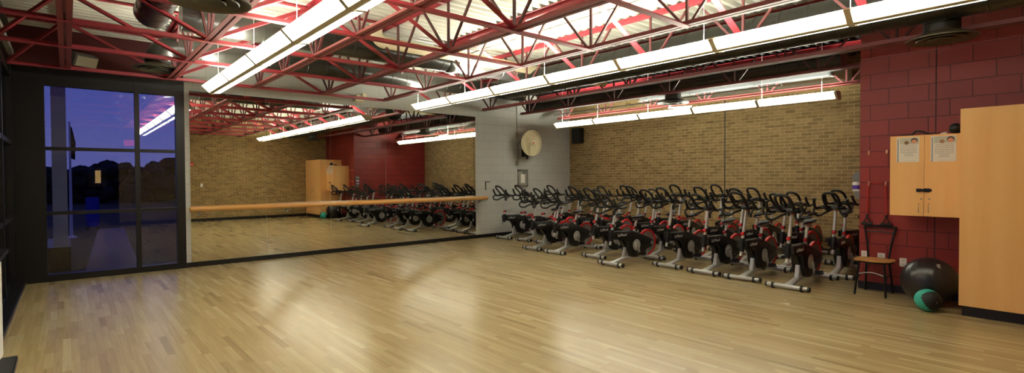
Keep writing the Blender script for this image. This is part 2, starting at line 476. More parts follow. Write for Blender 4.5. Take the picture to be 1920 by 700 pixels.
# ------------------------------------------------------------------ roof steel
JX = [0.0, 1.22, 2.41, 3.57, 4.80, 6.04, 7.27, 8.46, 9.76]
NODES = [-.97, .3, 1.58, 2.8, 4.07, 5.3, 6.57, 7.85, 9.12]
ZB, ZT = 3.045, 3.68
YE = 9.42
def joist(y_start=YK):
    t = thing('roof_joist', 'red open-web steel joist, nearest the left window wall', 'roof joist', (0, 0, ZB), 0, 'open-web roof joists')
    def angles(z, flip):
        bm = BM()
        for s in (-1, 1):
            y1 = YE if not flip else D
            span(bm, (s*.008, y_start, z), (s*.058, y1, z+.007)) if not flip else span(bm, (s*.008, y_start, z+.05), (s*.065, y1, z+.058))
            span(bm, (s*.008, y_start, z), (s*.014, y1, z+.055))
        return bm
    obj('bottom_chord', angles(0, False), M['steel_dark'], t)
    obj('top_chord', angles(ZT-ZB, True), M['steel_red'], t)
    H = ZT-ZB
    for k, y in enumerate(NODES):
        tops = [y]
        if k < len(NODES)-1: tops.append((y+NODES[k+1])/2-.05)
        else: tops.append(9.75)
        if k > 0: tops.append((y+NODES[k-1])/2+.05)
        for yt in tops:
            y0 = y + (.04 if yt > y else -.04 if yt < y else 0)
            if y0 < y_start+.05 or yt < y_start+.02: continue
            bm = bar(BM(), (0, y0, .02), (0, yt, H+.02), .026, .026, (1, 0, 0))
            obj('web_bar', bm, M['web'], t)
    return t
j0 = joist(); j7 = joist(YM+.01); KM = kidmap()
j0.location = (JX[0], 0, ZB)
for i, x in enumerate(JX[1:], 1):
    lab = 'red open-web steel joist, %s counted from the left window wall' % ORD[i] if i < 8 else 'red open-web steel joist nearest the brick wall, above the far light row'
    if i == 7: j7.location = (x, 0, ZB); j7['label'] = lab; continue
    copy_tree(j7 if i > 7 else j0, KM, (x, 0, ZB-(.03 if i == 8 else 0)), 0, lab)

# bridging between the joists: flat bottom angle, thin top angle, zig-zag diagonals
def ang_bar(a, b, w):
    bm = BM(); bar(bm, a, b, w, .006); 
    a, b = Vector(a), Vector(b); d = (b-a).normalized(); s = Vector((-d.y, d.x, 0)).normalized()*w/2
    bar(bm, a+s+Vector((0, 0, w/3)), b+s+Vector((0, 0, w/3)), .006, w*.66)
    return bm
BY = [.3, 1.58, 2.8, 4.07, 5.3, 6.57, 7.85, 9.40]
for i, y in enumerate(BY):
    lab = 'line of red cross bracing between the joists, %s from the mirror wall' % ORD[len(BY)-1-i]
    if i == 7: lab = 'line of red cross bracing at the joist ends nearest the mirror wall'
    t = thing('joist_bracing', lab, 'bracing', (0, y, ZB), 0, 'bracing lines between the joists')
    last = 7 if y > YM+.2 else 6
    obj('horizontal_bar', ang_bar((-.58, 0, -.008), (JX[4], 0, -.008), .08), M['steel_red'], t)
    obj('top_bar', ang_bar((-.58, .05, ZT-ZB-.02), (JX[3], .05, ZT-ZB-.02), .06), M['steel_red'], t)
    xs = [-.58]+JX[:7]
    for k in range(len(xs)-1):
        za, zb = (0.01, ZT-ZB-.03) if k % 2 == 0 else (ZT-ZB-.03, 0.01)
        obj('diagonal_bar', ang_bar((xs[k]+.02, -.04, za), (xs[k+1]-.02, -.04, zb), .075), M['steel_red'], t)

# ------------------------------------------------------------------ ducts
def spiral(bm, a, b, r, n=24):
    a, b = Vector(a), Vector(b); L = (b-a).length; d = (b-a)/L; pts = []; rs = []
    k = max(2, int(L/.3)); 
    for i in range(k+1):
        p = i*L/k
        for off, q in ((-.008, r), (-.004, r*1.025), (.004, r*1.025), (.008, r)):
            s = p+off
            if 0 <= s <= L: pts.append(a+d*s); rs.append(q)
    tube(bm, pts, rs, n)
    return bm
def elbow(bm, c, d1, d2, R, r, n=20, k=7):
    """quarter bend that leaves along d1 and arrives along d2; c is the corner"""
    c, d1, d2 = Vector(c), Vector(d1), Vector(d2); pts = []
    o = c-d1*R+d2*R
    for i in range(k+1):
        a = PI/2*i/k; pts.append(o - d2*R*math.cos(a) + d1*R*math.sin(a))
    return tube(bm, pts, r, n)
t = thing('round_duct', 'black round duct crossing the ceiling in front of the mirror wall, with elbow', 'duct', (1.0, 8.85, 3.42))
obj('duct_run', spiral(BM(), (.22, 0, 0), (7.0, 0, 0), .155), M['duct'], t)
obj('elbow', elbow(BM(), (0, 0, 0), (-1, 0, 0), (0, 0, -1), .22, .155), M['duct'], t)
t = thing('round_duct', 'black round duct crossing the ceiling second from the mirror wall', 'duct', (.78, 7.15, 3.42))
obj('duct_run', spiral(BM(), (.25, 0, 0), (4.15, 0, 0), .155), M['duct'], t)
obj('duct_end', lathe(BM(), [(.165, 0), (.17, .01), (.17, .16), (.165, .17)], 24, (3.98, 0, 0), 'x'), M['duct'], t)
obj('silver_duct_run', spiral(BM(), (4.16, 0, 0), (5.45, 0, 0), .14), M['galv'], t)['label'] = 'bare silver duct length'
obj('branch_run', spiral(BM(), (0, -7.5, .06), (0, .25, .06), .175), M['duct'], t)
t = thing('round_duct', 'large dark round duct running beside the middle light row', 'duct', (6.66, 0, 3.3))
obj('duct_run', spiral(BM(), (0, -.5, 0), (0, 7.8, 0), .23, 28), M['duct'], t)
obj('duct_collar', lathe(BM(), [(.24, 7.8), (.24, 7.85), (.05, 7.9)], 24, (0, 0, 0), 'y'), M['duct'], t)
t = thing('sheet_metal_duct', 'flat bright sheet metal duct above the light row by the brick wall', 'duct', (10.16, 4.9, 3.2))
obj('duct_body', span(BM(), (-.5, -1.9, 0), (.6, 1.9, .3)), M['galv'], t, bevel=.004)
for y in (-1.9, -.65, .65, 1.9):
    bm = BM(); span(bm, (-.53, y-.02, -.02), (.63, y+.02, 0)); obj('flange', bm, M['galv'], t)
t = thing('round_duct', 'black round duct hanging between the maroon and brick areas', 'duct', (8.95, 5.2, 3.3))
obj('duct_run', spiral(BM(), (0, -2.6, 0), (0, 4.4, 0), .16), M['duct'], t)

def diffuser(lab, loc, drop, r=.3):
    t = thing('air_diffuser', lab, 'air diffuser', loc, 0, 'round ceiling air diffusers')
    bm = BM(); lathe(bm, [(.155, .0), (.155, drop)], 28, (0, 0, .03), caps=False); lathe(bm, [(.165, drop*.5), (.17, drop*.5+.01), (.165, drop*.5+.02)], 28, (0, 0, .03), caps=False)
    obj('drop_collar', bm, M['duct'], t)
    obj('outer_cone', lathe(BM(), [(.155, .05), (.2, .03), (r, -.015), (r, -.028), (r-.02, -.026), (.19, .015), (.17, .03)], 40, caps=False), M['diff'], t)
    obj('middle_cone', lathe(BM(), [(.13, .02), (.215, -.025), (.21, -.034), (.12, .008)], 36, caps=False), M['diff'], t)
    obj('inner_cone', lathe(BM(), [(.0, .0), (.05, .0), (.12, -.03), (.115, -.038), (.05, -.018), (0, -.018)], 32, caps=False), M['diff'], t)
diffuser('round olive ceiling diffuser at the top edge, under the left black duct', (.86, 4.62, 2.93), .35)
diffuser('round ceiling diffuser above the tall window, at the duct elbow', (1.0, 8.85, 3.1), .12)
diffuser('round black ceiling diffuser above the maroon wall', (6.9, 1.12, 2.95), .3)
diffuser('round black ceiling diffuser above the far light row', (9.0, 5.55, 2.98), .3)

t = thing('insulated_pipe', 'cream insulated pipe with elbow crossing under the white deck', 'pipe', (3.42, 6.95, 3.5))
obj('pipe_run', tube(BM(), [(.14, 0, 0), (5.2, 0, 0)], .085, 16), M['cream'], t)
bm = elbow(BM(), (0, 0, 0), (-1, 0, 0), (0, 0, 1), .14, .09, 16); tube(bm, [(0, 0, .14), (0, 0, .235)], .09, 16)
obj('elbow', bm, M['cream'], t)
for n_, (x, z, y0, y1, r) in enumerate(((8.05, 3.2, .2, 8.3, .018), (9.2, 3.06, 3.6, 9.0, .014), (5.2, 3.62, 2.2, 8.4, .012))):
    lab = ('thin dark conduit running beside the large dark duct', 'thin pale conduit above the far light row', 'thin pale rod under the white deck between the middle joists')[n_]
    bm = tube(BM(), [(x, y0, z), (x, y1, z)], r, 8)
    tag(origin(obj('conduit', bm, M['conduit'] if n_ else M['grey']), (x, (y0+y1)/2, z)), lab, 'conduit')
bm = BM(); tube(bm, smooth_path([(9.62, 6.0, 3.3), (9.62, 6.0, 3.0), (9.6, 5.98, 2.96), (9.6, 5.5, 2.94)], 5), .016, 8)
tag(origin(obj('conduit', bm, M['white']), (9.6, 5.8, 3.0)), 'white bent conduit dropping to the far light row', 'conduit')

# ------------------------------------------------------------------ suspended light rows
def light_row(lab, x, y0, y1, z, n, wires):
    t = thing('pendant_light', lab, 'light', (x, 0, z), 0, 'suspended fluorescent light rows')
    # housing: top pan and centre spine
    prism(BM2 := BM(), [(-.135, .098), (-.13, .105), (-.07, .12), (.07, .12), (.11, .05), (.12, .02), (.12, .01), (.0, .03), (-.13, .092)], 'y', y0, y1)
    obj('housing', BM2, M['fix'], t)
    bm = BM(); prism(bm, [(-.03, .03), (-.034, -.002), (-.014, -.014), (.014, -.014), (.03, -.004), (.03, .02)], 'y', y0, y1)
    obj('spine', bm, M['fix'], t)
    L = (y1-y0)/n
    for k in range(n):
        a, b = y0+k*L+.032, y0+(k+1)*L-.032
        bm = BM(); prism(bm, [(-.133, .094), (-.036, .012), (-.036, .03), (-.128, .099)], 'y', a, b)
        obj('lens', bm, M['lens'], t)
        bm = BM(); prism(bm, [(.032, .0), (.114, .006), (.114, .014), (.032, .02)], 'y', a, b)
        obj('lens', bm, M['lens'], t)
        bm = BM(); span(bm, (-.06, a, .121), (.06, b, .125)); obj('uplight_lens', bm, M['uplens'], t)
    for k in range(n+1):
        y = min(max(y0+k*L, y0+.012), y1-.012)
        bm = BM(); prism(bm, [(-.14, .096), (-.038, -.002), (-.014, -.019), (.014, -.019), (.034, -.008), (.123, .0), (.123, .024), (.11, .06), (.07, .127), (-.07, .127), (-.138, .108)], 'y', y-.026 if 0 < k < n else (y0-.004 if k == 0 else y1-.035), y+.026 if 0 < k < n else (y0+.035 if k == 0 else y1+.004))
        obj('end_cap' if k in (0, n) else 'joint_cover', bm, M['fix'], t)
    for y in wires:
        bm = tube(BM(), [(0, y, .12), (0, y, ZD-z)], .003, 6); obj('hanger_wire', bm, M['cable'], t)
light_row('left suspended fluorescent light row, nearest the window, cut by the top edge', 1.69, 1.27, 9.0, 2.83, 6, (8.5, 6.6, 5.1, 2.7))
light_row('middle suspended fluorescent light row, longest, running past the maroon wall', 5.32, .23, 9.06, 2.87, 7, (9.0, 7.4, 5.4, 2.9, 1.5))
light_row('right suspended fluorescent light row, in front of the tan brick wall', 9.55, 2.85, 9.25, 2.77, 5, (9.05, 7.9, 6.5, 4.08, 3.1))

# ------------------------------------------------------------------ things on the grey wall
t = thing('wall_fan', 'cream round wall fan above the framed notice on grey wall', 'fan', (9.23, D, 2.41))
bm = BM()
R = .33; cy = -.36
for rr, yy in ((R, cy), (R, cy+.06), (.26, cy-.02), (.19, cy-.032), (.12, cy-.04)):
    tube(bm, [(rr*math.cos(2*PI*k/40), yy, rr*math.sin(2*PI*k/40)) for k in range(40)], .006 if rr < R else .011, 6, closed=True)
for k in range(40):
    a = 2*PI*k/40
    tube(bm, [(.055*math.cos(a), cy-.044, .055*math.sin(a)), (.2*math.cos(a), cy-.032, .2*math.sin(a)), (R*math.cos(a), cy, R*math.sin(a)), (R*math.cos(a), cy+.06, R*math.sin(a))], .0028, 5)
obj('guard', bm, M['fanbeige'], t)
obj('rear_shell', lathe(BM(), [(.325, cy+.06), (.3, cy+.1), (.15, cy+.13), (.03, cy+.14)], 36, axis='y'), M['fanbeige'], t)
for k in range(3):
    a = 2*PI*k/3+.5; bm = BM(); P = []
    for rr, w in ((.05, .05), (.14, .11), (.24, .14), (.3, .11)):
        for s in (-1, 1):
            an = a+s*w/rr*.5 if rr > .06 else a+s*.4
            P.append((rr*math.cos(an), cy+.03+s*.018, rr*math.sin(an)))
    V = [bm.verts.new(p) for p in P]
    V2 = [bm.verts.new((p[0], p[1]+.004, p[2])) for p in P]
    for i in (0, 2, 4): bm.faces.new((V[i], V[i+1], V[i+3], V[i+2])); bm.faces.new((V2[i], V2[i+2], V2[i+3], V2[i+1]))
    obj('blade', bm, M['fanbeige'], t)
obj('hub', lathe(BM(), [(0, cy-.052), (.05, cy-.048), (.055, cy-.03), (.055, cy+.1)], 24, axis='y'), M['fanbeige'], t)
o = obj('badge', lathe(BM(), [(0, cy-.056), (.024, cy-.054), (.026, cy-.05)], 20, axis='y'), M['redtube'], t); o['label'] = 'red round badge'
obj('motor', lathe(BM(), [(0, cy+.14), (.075, cy+.14), (.08, cy+.22), (.04, cy+.27)], 24, axis='y'), M['blackmetal'], t)
bm = BM(); tube(bm, [(0, cy+.2, -.02), (0, cy+.22, -.3), (0, cy+.2, -.42)], [.03, .05, .02], 12); tube(bm, [(0, cy+.22, -.25), (0, 0, -.25)], .025, 10); box(bm, (0, -.012, -.25), (.12, .024, .2))
obj('mount', bm, M['blackmetal'], t)
t = thing('electrical_conduit', 'thin grey conduit with switch boxes left of the wall fan', 'conduit', (9.0, D, 1.85))
obj('pipe', tube(BM(), [(0, -.02, 0), (0, -.02, 1.85)], .009, 8), M['conduit'], t)
obj('junction_box', span(BM(), (-.035, -.045, .72), (.035, 0, .86)), M['conduit'], t, bevel=.005)
obj('switch_box', span(BM(), (-.035, -.05, -.03), (.045, 0, .09)), M['conduit'], t, bevel=.005)
obj('power_cord', tube(BM(), smooth_path([(.02, -.03, .08), (.04, -.03, .3), (.0, -.03, .5), (.1, -.08, .62), (.22, -.12, .55)], 5), .006, 6), M['blackmetal'], t)
t = thing('framed_notice', 'small grey-framed notice hanging below the wall fan', 'notice', (9.2, D, 1.26))
bm = BM(); W, H = .18, .46
span(bm, (-W, -.03, 0), (W, 0, .045)); span(bm, (-W, -.03, H-.045), (W, 0, H)); span(bm, (-W, -.03, 0), (-W+.045, 0, H)); span(bm, (W-.045, -.03, 0), (W, 0, H))
obj('frame', bm, M['steel'], t)
obj('backing', span(BM(), (-W+.03, -.014, .03), (W-.03, -.002, H-.03)), mat('pale_grey_card', (158, 156, 148), .6), t)
bm = span(BM(), (-.07, -.018, .1), (.07, -.014, .33)); obj('paper_sheet', bm, M['paper'], t)
bm = BM(); span(bm, (-.05, -.018, .35), (.0, -.014, .37)); span(bm, (.02, -.018, .33), (.09, -.014, .4)); obj('crest', bm, M['ink'], t)
t = thing('emergency_light', 'cream twin-head emergency light above the mirrors', 'emergency light', (4.6, D, 3.1))
obj('case', span(BM(), (-.1, -.09, 0), (.1, 0, .13)), M['fanbeige'], t, bevel=.012)
for s in (-1, 1): obj('lamp_head', lathe(BM(), [(0, -.17), (.045, -.165), (.05, -.15), (.03, -.1), (.015, -.08)], 16, (s*.07, 0, .1+.02*s), 'y'), M['fanbeige'], t)
t = thing('wall_speaker', 'black wall speaker high in the corner on the brick wall', 'speaker', (XB, 9.78, 2.47))
obj('cabinet', span(BM(), (-.2, -.16, 0), (-.02, .16, .42)), M['black'], t, bevel=.01)
obj('grille', span(BM(), (-.21, -.145, .015), (-.2, .145, .405)), M['rubber'], t, bevel=.003)
obj('mount', span(BM(), (-.03, -.04, .15), (0, .04, .27)), M['blackmetal'], t)
t = thing('wall_speaker', 'grey box speaker tilted above the tall window', 'speaker', (.2, 9.85, 3.17), .5)
R_ = Matrix.Rotation(math.radians(25), 3, 'X')
obj('cabinet', box(BM(), (0, 0, .1), (.3, .16, .17), R_), M['grey'], t, bevel=.01)
obj('grille', box(BM(), R_ @ Vector((0, -.085, 0))+Vector((0, 0, .1)), (.27, .01, .14), R_), M['steel'], t)
obj('bracket', bar(BM(), (0, .05, .12), (0, .28, .3), .03, .03), M['blackmetal'], t)

# ------------------------------------------------------------------ cabinets on the maroon side
t = thing('tall_cabinet', 'tall honey-coloured laminate storage cabinet at the right edge', 'cabinet', (7.2, 0, 0))
YA, YB_ = YK+.01, 1.005
obj('carcass', span(BM(), (.02, YA, .115), (XM-7.2-.003, YB_, 2.217)), M['maple'], t, bevel=.002)
obj('plinth', span(BM(), (.05, YA, 0), (XM-7.2-.014, YB_-.02, .115)), M['blackbase'], t)
mid = (YA+YB_)/2
for a, b in ((YA, mid-.0015), (mid+.0015, YB_)):
    d = obj('door', span(BM(), (0, a, .115), (.019, b, 2.217)), M['maple'], t, bevel=.0015)
    hy = mid-.05 if a == YA else mid+.05
    bm = BM(); tube(bm, [(0, hy, 1.0), (-.03, hy, 1.0), (-.03, hy, 1.13), (0, hy, 1.13)], .005, 8); obj('handle', bm, M['steel'], d)
XW = 7.433
t = thing('wall_cabinet', 'honey-coloured wall cabinet with two papered doors on maroon wall', 'cabinet', (XW, 1.34, 1.038))
obj('carcass', span(BM(), (.019, -.332, 0), (XM-XW, .333, .936)), M['maple'], t, bevel=.002)
for s, (a, b) in ((-1, (-.332, .0085)), (1, (.0115, .333))):
    d = obj('door', span(BM(), (0, a, 0), (.018, b, .936)), M['maple'], t, bevel=.0015)
    y = .01+s*.045
    bm = BM(); tube(bm, [(0, y, .05), (-.028, y, .05), (-.028, y, .145), (0, y, .145)], .0045, 8); obj('handle', bm, M['steel'], d)
    bm = lathe(BM(), [(0, -.006), (.009, -.005), (.009, 0)], 12, (0, y-.005 if s < 0 else y-.02, .2), 'x'); obj('lock', bm, M['steel'], d)
bm = BM(); span(bm, (-.008, -.06, .285), (0, .08, .315)); span(bm, (-.016, -.045, .278), (-.006, .01, .322)); span(bm, (-.02, .03, .282), (-.006, .075, .318))
obj('hasp', bm, M['blackmetal'], t)
def notice(lab, y, z, w, h, nlines):
    t = thing('posted_notice', lab, 'notice', (XW, y, z), 0, 'notices taped to the wall cabinet')
    obj('sheet', span(BM(), (-.003, 0, 0), (-.0005, w, h)), M['paper'], t)
    obj('photo_banner', span(BM(), (-.0036, .005, h*.72), (-.003, w-.03, h*.98)), M['photo'], t)
    # picture is printed towards low y (right on the photo)
    fy, fz = w*.22, h*.84
    bm = BM(); lathe(bm, [(0, -.0044), (.032, -.0044), (.032, -.0036)], 20, (0, fy, fz+.004), 'x'); obj('printed_hair', bm, M['hairprint'], t)
    bm = BM(); lathe(bm, [(0, -.005), (.025, -.005), (.025, -.0044)], 20, (0, fy, fz-.006), 'x'); obj('printed_face', bm, M['skinprint'], t)
    bm = BM(); lathe(bm, [(0, -.0044), (.022, -.0044), (.022, -.0036)], 12, (0, w*.55, h*.78), 'x'); obj('printed_patch', bm, M['leafprint'], t)
    obj('printed_edge', span(BM(), (-.0036, w-.018, 0), (-.003, w-.01, h*.95)), M['blueedge'], t)
    bm = BM()
    for k in range(nlines):
        zz = h*.66-k*h*.068; ww = w*(.36 if k < nlines-2 else .2); cy_ = w*.47
        yy = cy_-ww
        while yy < cy_+ww:
            q = random.uniform(.008, .02); span(bm, (-.0036, yy, zz), (-.003, min(yy+q, cy_+ww), zz+.0045)); yy += q+.005
    obj('printed_lines', bm, M['ink'], t)
notice('posted notice on the left door of the wall cabinet', 1.395, 1.665, .215, .29, 7)
notice('posted notice on the right door of the wall cabinet', 1.068, 1.665, .225, .29, 8)
t = thing('rubber_ball', 'small black ball on top of the wall cabinet', 'ball', (7.6, 1.1, 1.974+.062))
obj('ball_body', ball(BM(), (0, 0, 0), .062), M['black'], t); obj('valve', lathe(BM(), [(.006, 0), (.006, .004), (0, .004)], 8, (0, 0, .061)), M['grey'], t)
bm = tube(BM(), smooth_path([(0, -.12, .01), (.02, -.07, .02), (0, -.02, .05), (-.01, .04, .055), (.02, .08, .02), (.03, .14, .012), (0, .18, .01)], 5), .011, 8)
o = tag(obj('power_cord', bm, M['black']), 'black coiled cord lying on top of the wall cabinet', 'cord'); o.location = (7.6, 1.42, 1.974)
bm = BM(); prism(bm, [(-.03, 0), (.05, 0), (.035, .02), (-.01, .03)], 'x', -.03, .05)
o = tag(obj('folded_cloth', bm, M['white'], bevel=.004), 'small white folded cloth beside the ball on the wall cabinet', 'cloth'); o.location = (7.58, 1.19, 1.974)

# hooks, band, outlets on the maroon wall
g = 'small coat hooks on the maroon wall'
for n_, (y, z) in enumerate(((2.037, 1.81), (1.843, 1.815), (2.034, 1.4), (1.85, 1.4))):
    lab = ('upper left small brass coat hook on the maroon wall', 'upper right small brass coat hook on the maroon wall', 'lower left coat hook holding the red exercise band', 'lower right coat hook holding the red exercise band')[n_]
    t = thing('coat_hook', lab, 'hook', (XM, y, z), 0, g)
    obj('plate', span(BM(), (-.006, -.008, -.03), (0, .008, .03)), M['brass'], t)
    bm = tube(BM(), smooth_path([(-.004, 0, -.015), (-.03, 0, -.028), (-.045, 0, -.01), (-.042, 0, .012)], 5), .005, 8); ball(bm, (-.042, 0, .015), .008, 10, 6)
    obj('prong', bm, M['brass'], t)
t = thing('resistance_band', 'red resistance band with black handles hung over two hooks', 'exercise band', (XM-.03, 1.94, 1.4))
bm = tube(BM(), smooth_path([(-.02, .105, -.41), (-.015, .1, -.2), (-.01, .098, -.02), (0, .088, .0), (0, .07, .012), (0, -.05, .012), (0, -.085, .0), (-.01, -.095, -.03), (-.015, -.097, -.2), (-.02, -.1, -.41)], 6), .0065, 8)
obj('tube', bm, M['redtube'], t)
for s in (1, -1):
    y = .105*s; bm = BM()
    tube(bm, [(-.02, y, -.4), (-.02, y, -.43)], .014, 10)
    tube(bm, [(-.02, y, -.43), (-.02, y-.045, -.52)], .007, 6); tube(bm, [(-.02, y, -.43), (-.02, y+.045, -.52)], .007, 6)
    tube(bm, [(-.02, y-.06, -.525), (-.02, y+.06, -.525)], .018, 10)
    obj('handle', bm, M['rubber'], t)
for n_, (y, z, s) in enumerate(((2.085, .45, .045), (1.895, .44, .055), (1.662, .40, .05))):
    lab = ('white wall outlet plate nearest the maroon corner, above the chair seat', 'white wall outlet plate above the middle of the chair seat', 'white wall outlet plate between chair and large exercise ball')[n_]
    t = thing('wall_outlet', lab, 'outlet', (XM, y, z), 0, 'outlet plates low on the maroon wall')
    obj('plate', span(BM(), (-.007, -s*.75, -.055), (0, s*.75, .055)), M['white'], t, bevel=.002)
    [obj('socket', span(BM(), (-.009, -.012, z_), (-.006, .012, z_+.023)), M['outlet'], t) for z_ in (.012, -.035)]
t = thing('wipe_dispenser', 'grey wipes dispenser with purple-labelled canister on the maroon corner', 'dispenser', (8.14, YM, 1.2))
bm = BM(); prism(bm, [(0, .22), (.03, .22), (.1, .25), (.11, .3), (.06, .36), (0, .38)], 'x', -.06, .06); obj('hood', bm, M['grey'], t, bevel=.01)
obj('canister', lathe(BM(), [(0, .1), (.052, .1), (.055, .11), (.055, .21), (.045, .225), (0, .225)], 24, (0, .06, 0)), M['white'], t)
o = obj('canister_label', lathe(BM(), [(.0562, .125), (.0562, .18)], 24, (0, .06, 0), caps=False), M['purple'], t); o['label'] = 'purple printed label'
bm = BM(); prism(bm, [(0, -.03), (.06, 0), (.09, .06), (.08, .1), (0, .1)], 'x', -.05, .05); obj('holder', bm, M['grey'], t, bevel=.01)

# ------------------------------------------------------------------ chair
t = thing('side_chair', 'black metal chair with wooden seat against the maroon wall', 'chair', (7.76, 1.9, 0))
sh = .43
bm = BM(); P = []
for k in range(24):
    a = 2*PI*k/24; cx_, sy_ = math.cos(a), math.sin(a)
    P.append((.19*math.copysign(abs(cx_)**.6, cx_), .21*math.copysign(abs(sy_)**.6, sy_)))
prism(bm, P, 'z', sh, sh+.014); obj('seat', bm, M['seatwood'], t, bevel=.003)
bm = BM(); tube(bm, [(.17*math.cos(2*PI*k/24), .19*math.sin(2*PI*k/24), sh-.012) for k in range(24)], .012, 8, closed=True); obj('seat_frame', bm, M['blackmetal'], t)
for s in (1, -1):
    obj('leg', tube(BM(), [(-.13, s*.13, sh), (-.2, s*.165, 0)], .013, 10), M['blackmetal'], t)
    obj('leg', tube(BM(), [(.13, s*.12, sh), (.2, s*.15, 0)], .013, 10), M['blackmetal'], t)
    obj('back_post', tube(BM(), [(.16, s*.11, sh-.01), (.2, s*.13, .62), (.235, s*.17, .85)], .013, 10), M['blackmetal'], t)
    obj('side_stretcher', tube(BM(), smooth_path([(-.165, s*.145, .2), (0, s*.14, .25), (.165, s*.135, .2)], 4), .007, 8), M['blackmetal'], t)
obj('front_stretcher', tube(BM(), smooth_path([(-.155, -.14, .26), (-.15, 0, .29), (-.155, .14, .26)], 5), .007, 8), M['steel'], t)
bm = BM(); tube(bm, smooth_path([(.235, -.175, .84), (.245, 0, .85), (.235, .175, .84)], 5), .014, 10); tube(bm, smooth_path([(.225, -.16, .77), (.24, 0, .775), (.225, .16, .77)], 5), .008, 8)
obj('backrest', bm, M['blackmetal'], t)

# ------------------------------------------------------------------ balls on the floor
t = thing('exercise_ball', 'large glossy black exercise ball beside the tall cabinet', 'exercise ball', (7.58, 1.32, .275))
bm = BM(); pr_ = []
for k in range(61):
    a = -PI/2+PI*k/60; r = .275*(1-.006*(1 if abs(a) < .75 and int(abs(a)/.11) % 2 else 0)); pr_.append((max(r*math.cos(a), 0), r*math.sin(a)))
lathe(bm, pr_, 48, (0, 0, 0), 'y', caps=False)
obj('ball_body', bm, M['ball'], t, ang=60)
bm = BM()
for k in range(5): box(bm, (0, .015+.012*(k % 2), .012*k-.024), (.002, .03, .007))
lg = obj('logo', bm, M['lettering'], t); lg['label'] = 'white printed mark'
d = Vector((-.5, -.45, .72)).normalized(); lg.location = d*.276; lg.rotation_euler = Vector((-1, 0, 0)).rotation_difference(d).to_euler()
t = thing('medicine_ball', 'small teal and black medicine ball on the floor before the exercise ball', 'medicine ball', (7.2, 1.265, .122))
bm = ball(BM(), (0, 0, 0), .122, 56, 32)
for f in bm.faces:
    c = f.calc_center_median().normalized()
    if c.dot(Vector((-.66, -.75, -.05))) > .5 - .2*math.sin(3*c.z): f.material_index = 1
obj('ball_body', bm, [M['teal'], M['gripblack']], t)
obj('valve', lathe(BM(), [(0, .0), (.006, .0), (.006, -.006)], 10, (-.0806, -.0916, 0), 'y'), M['lettering'], t)

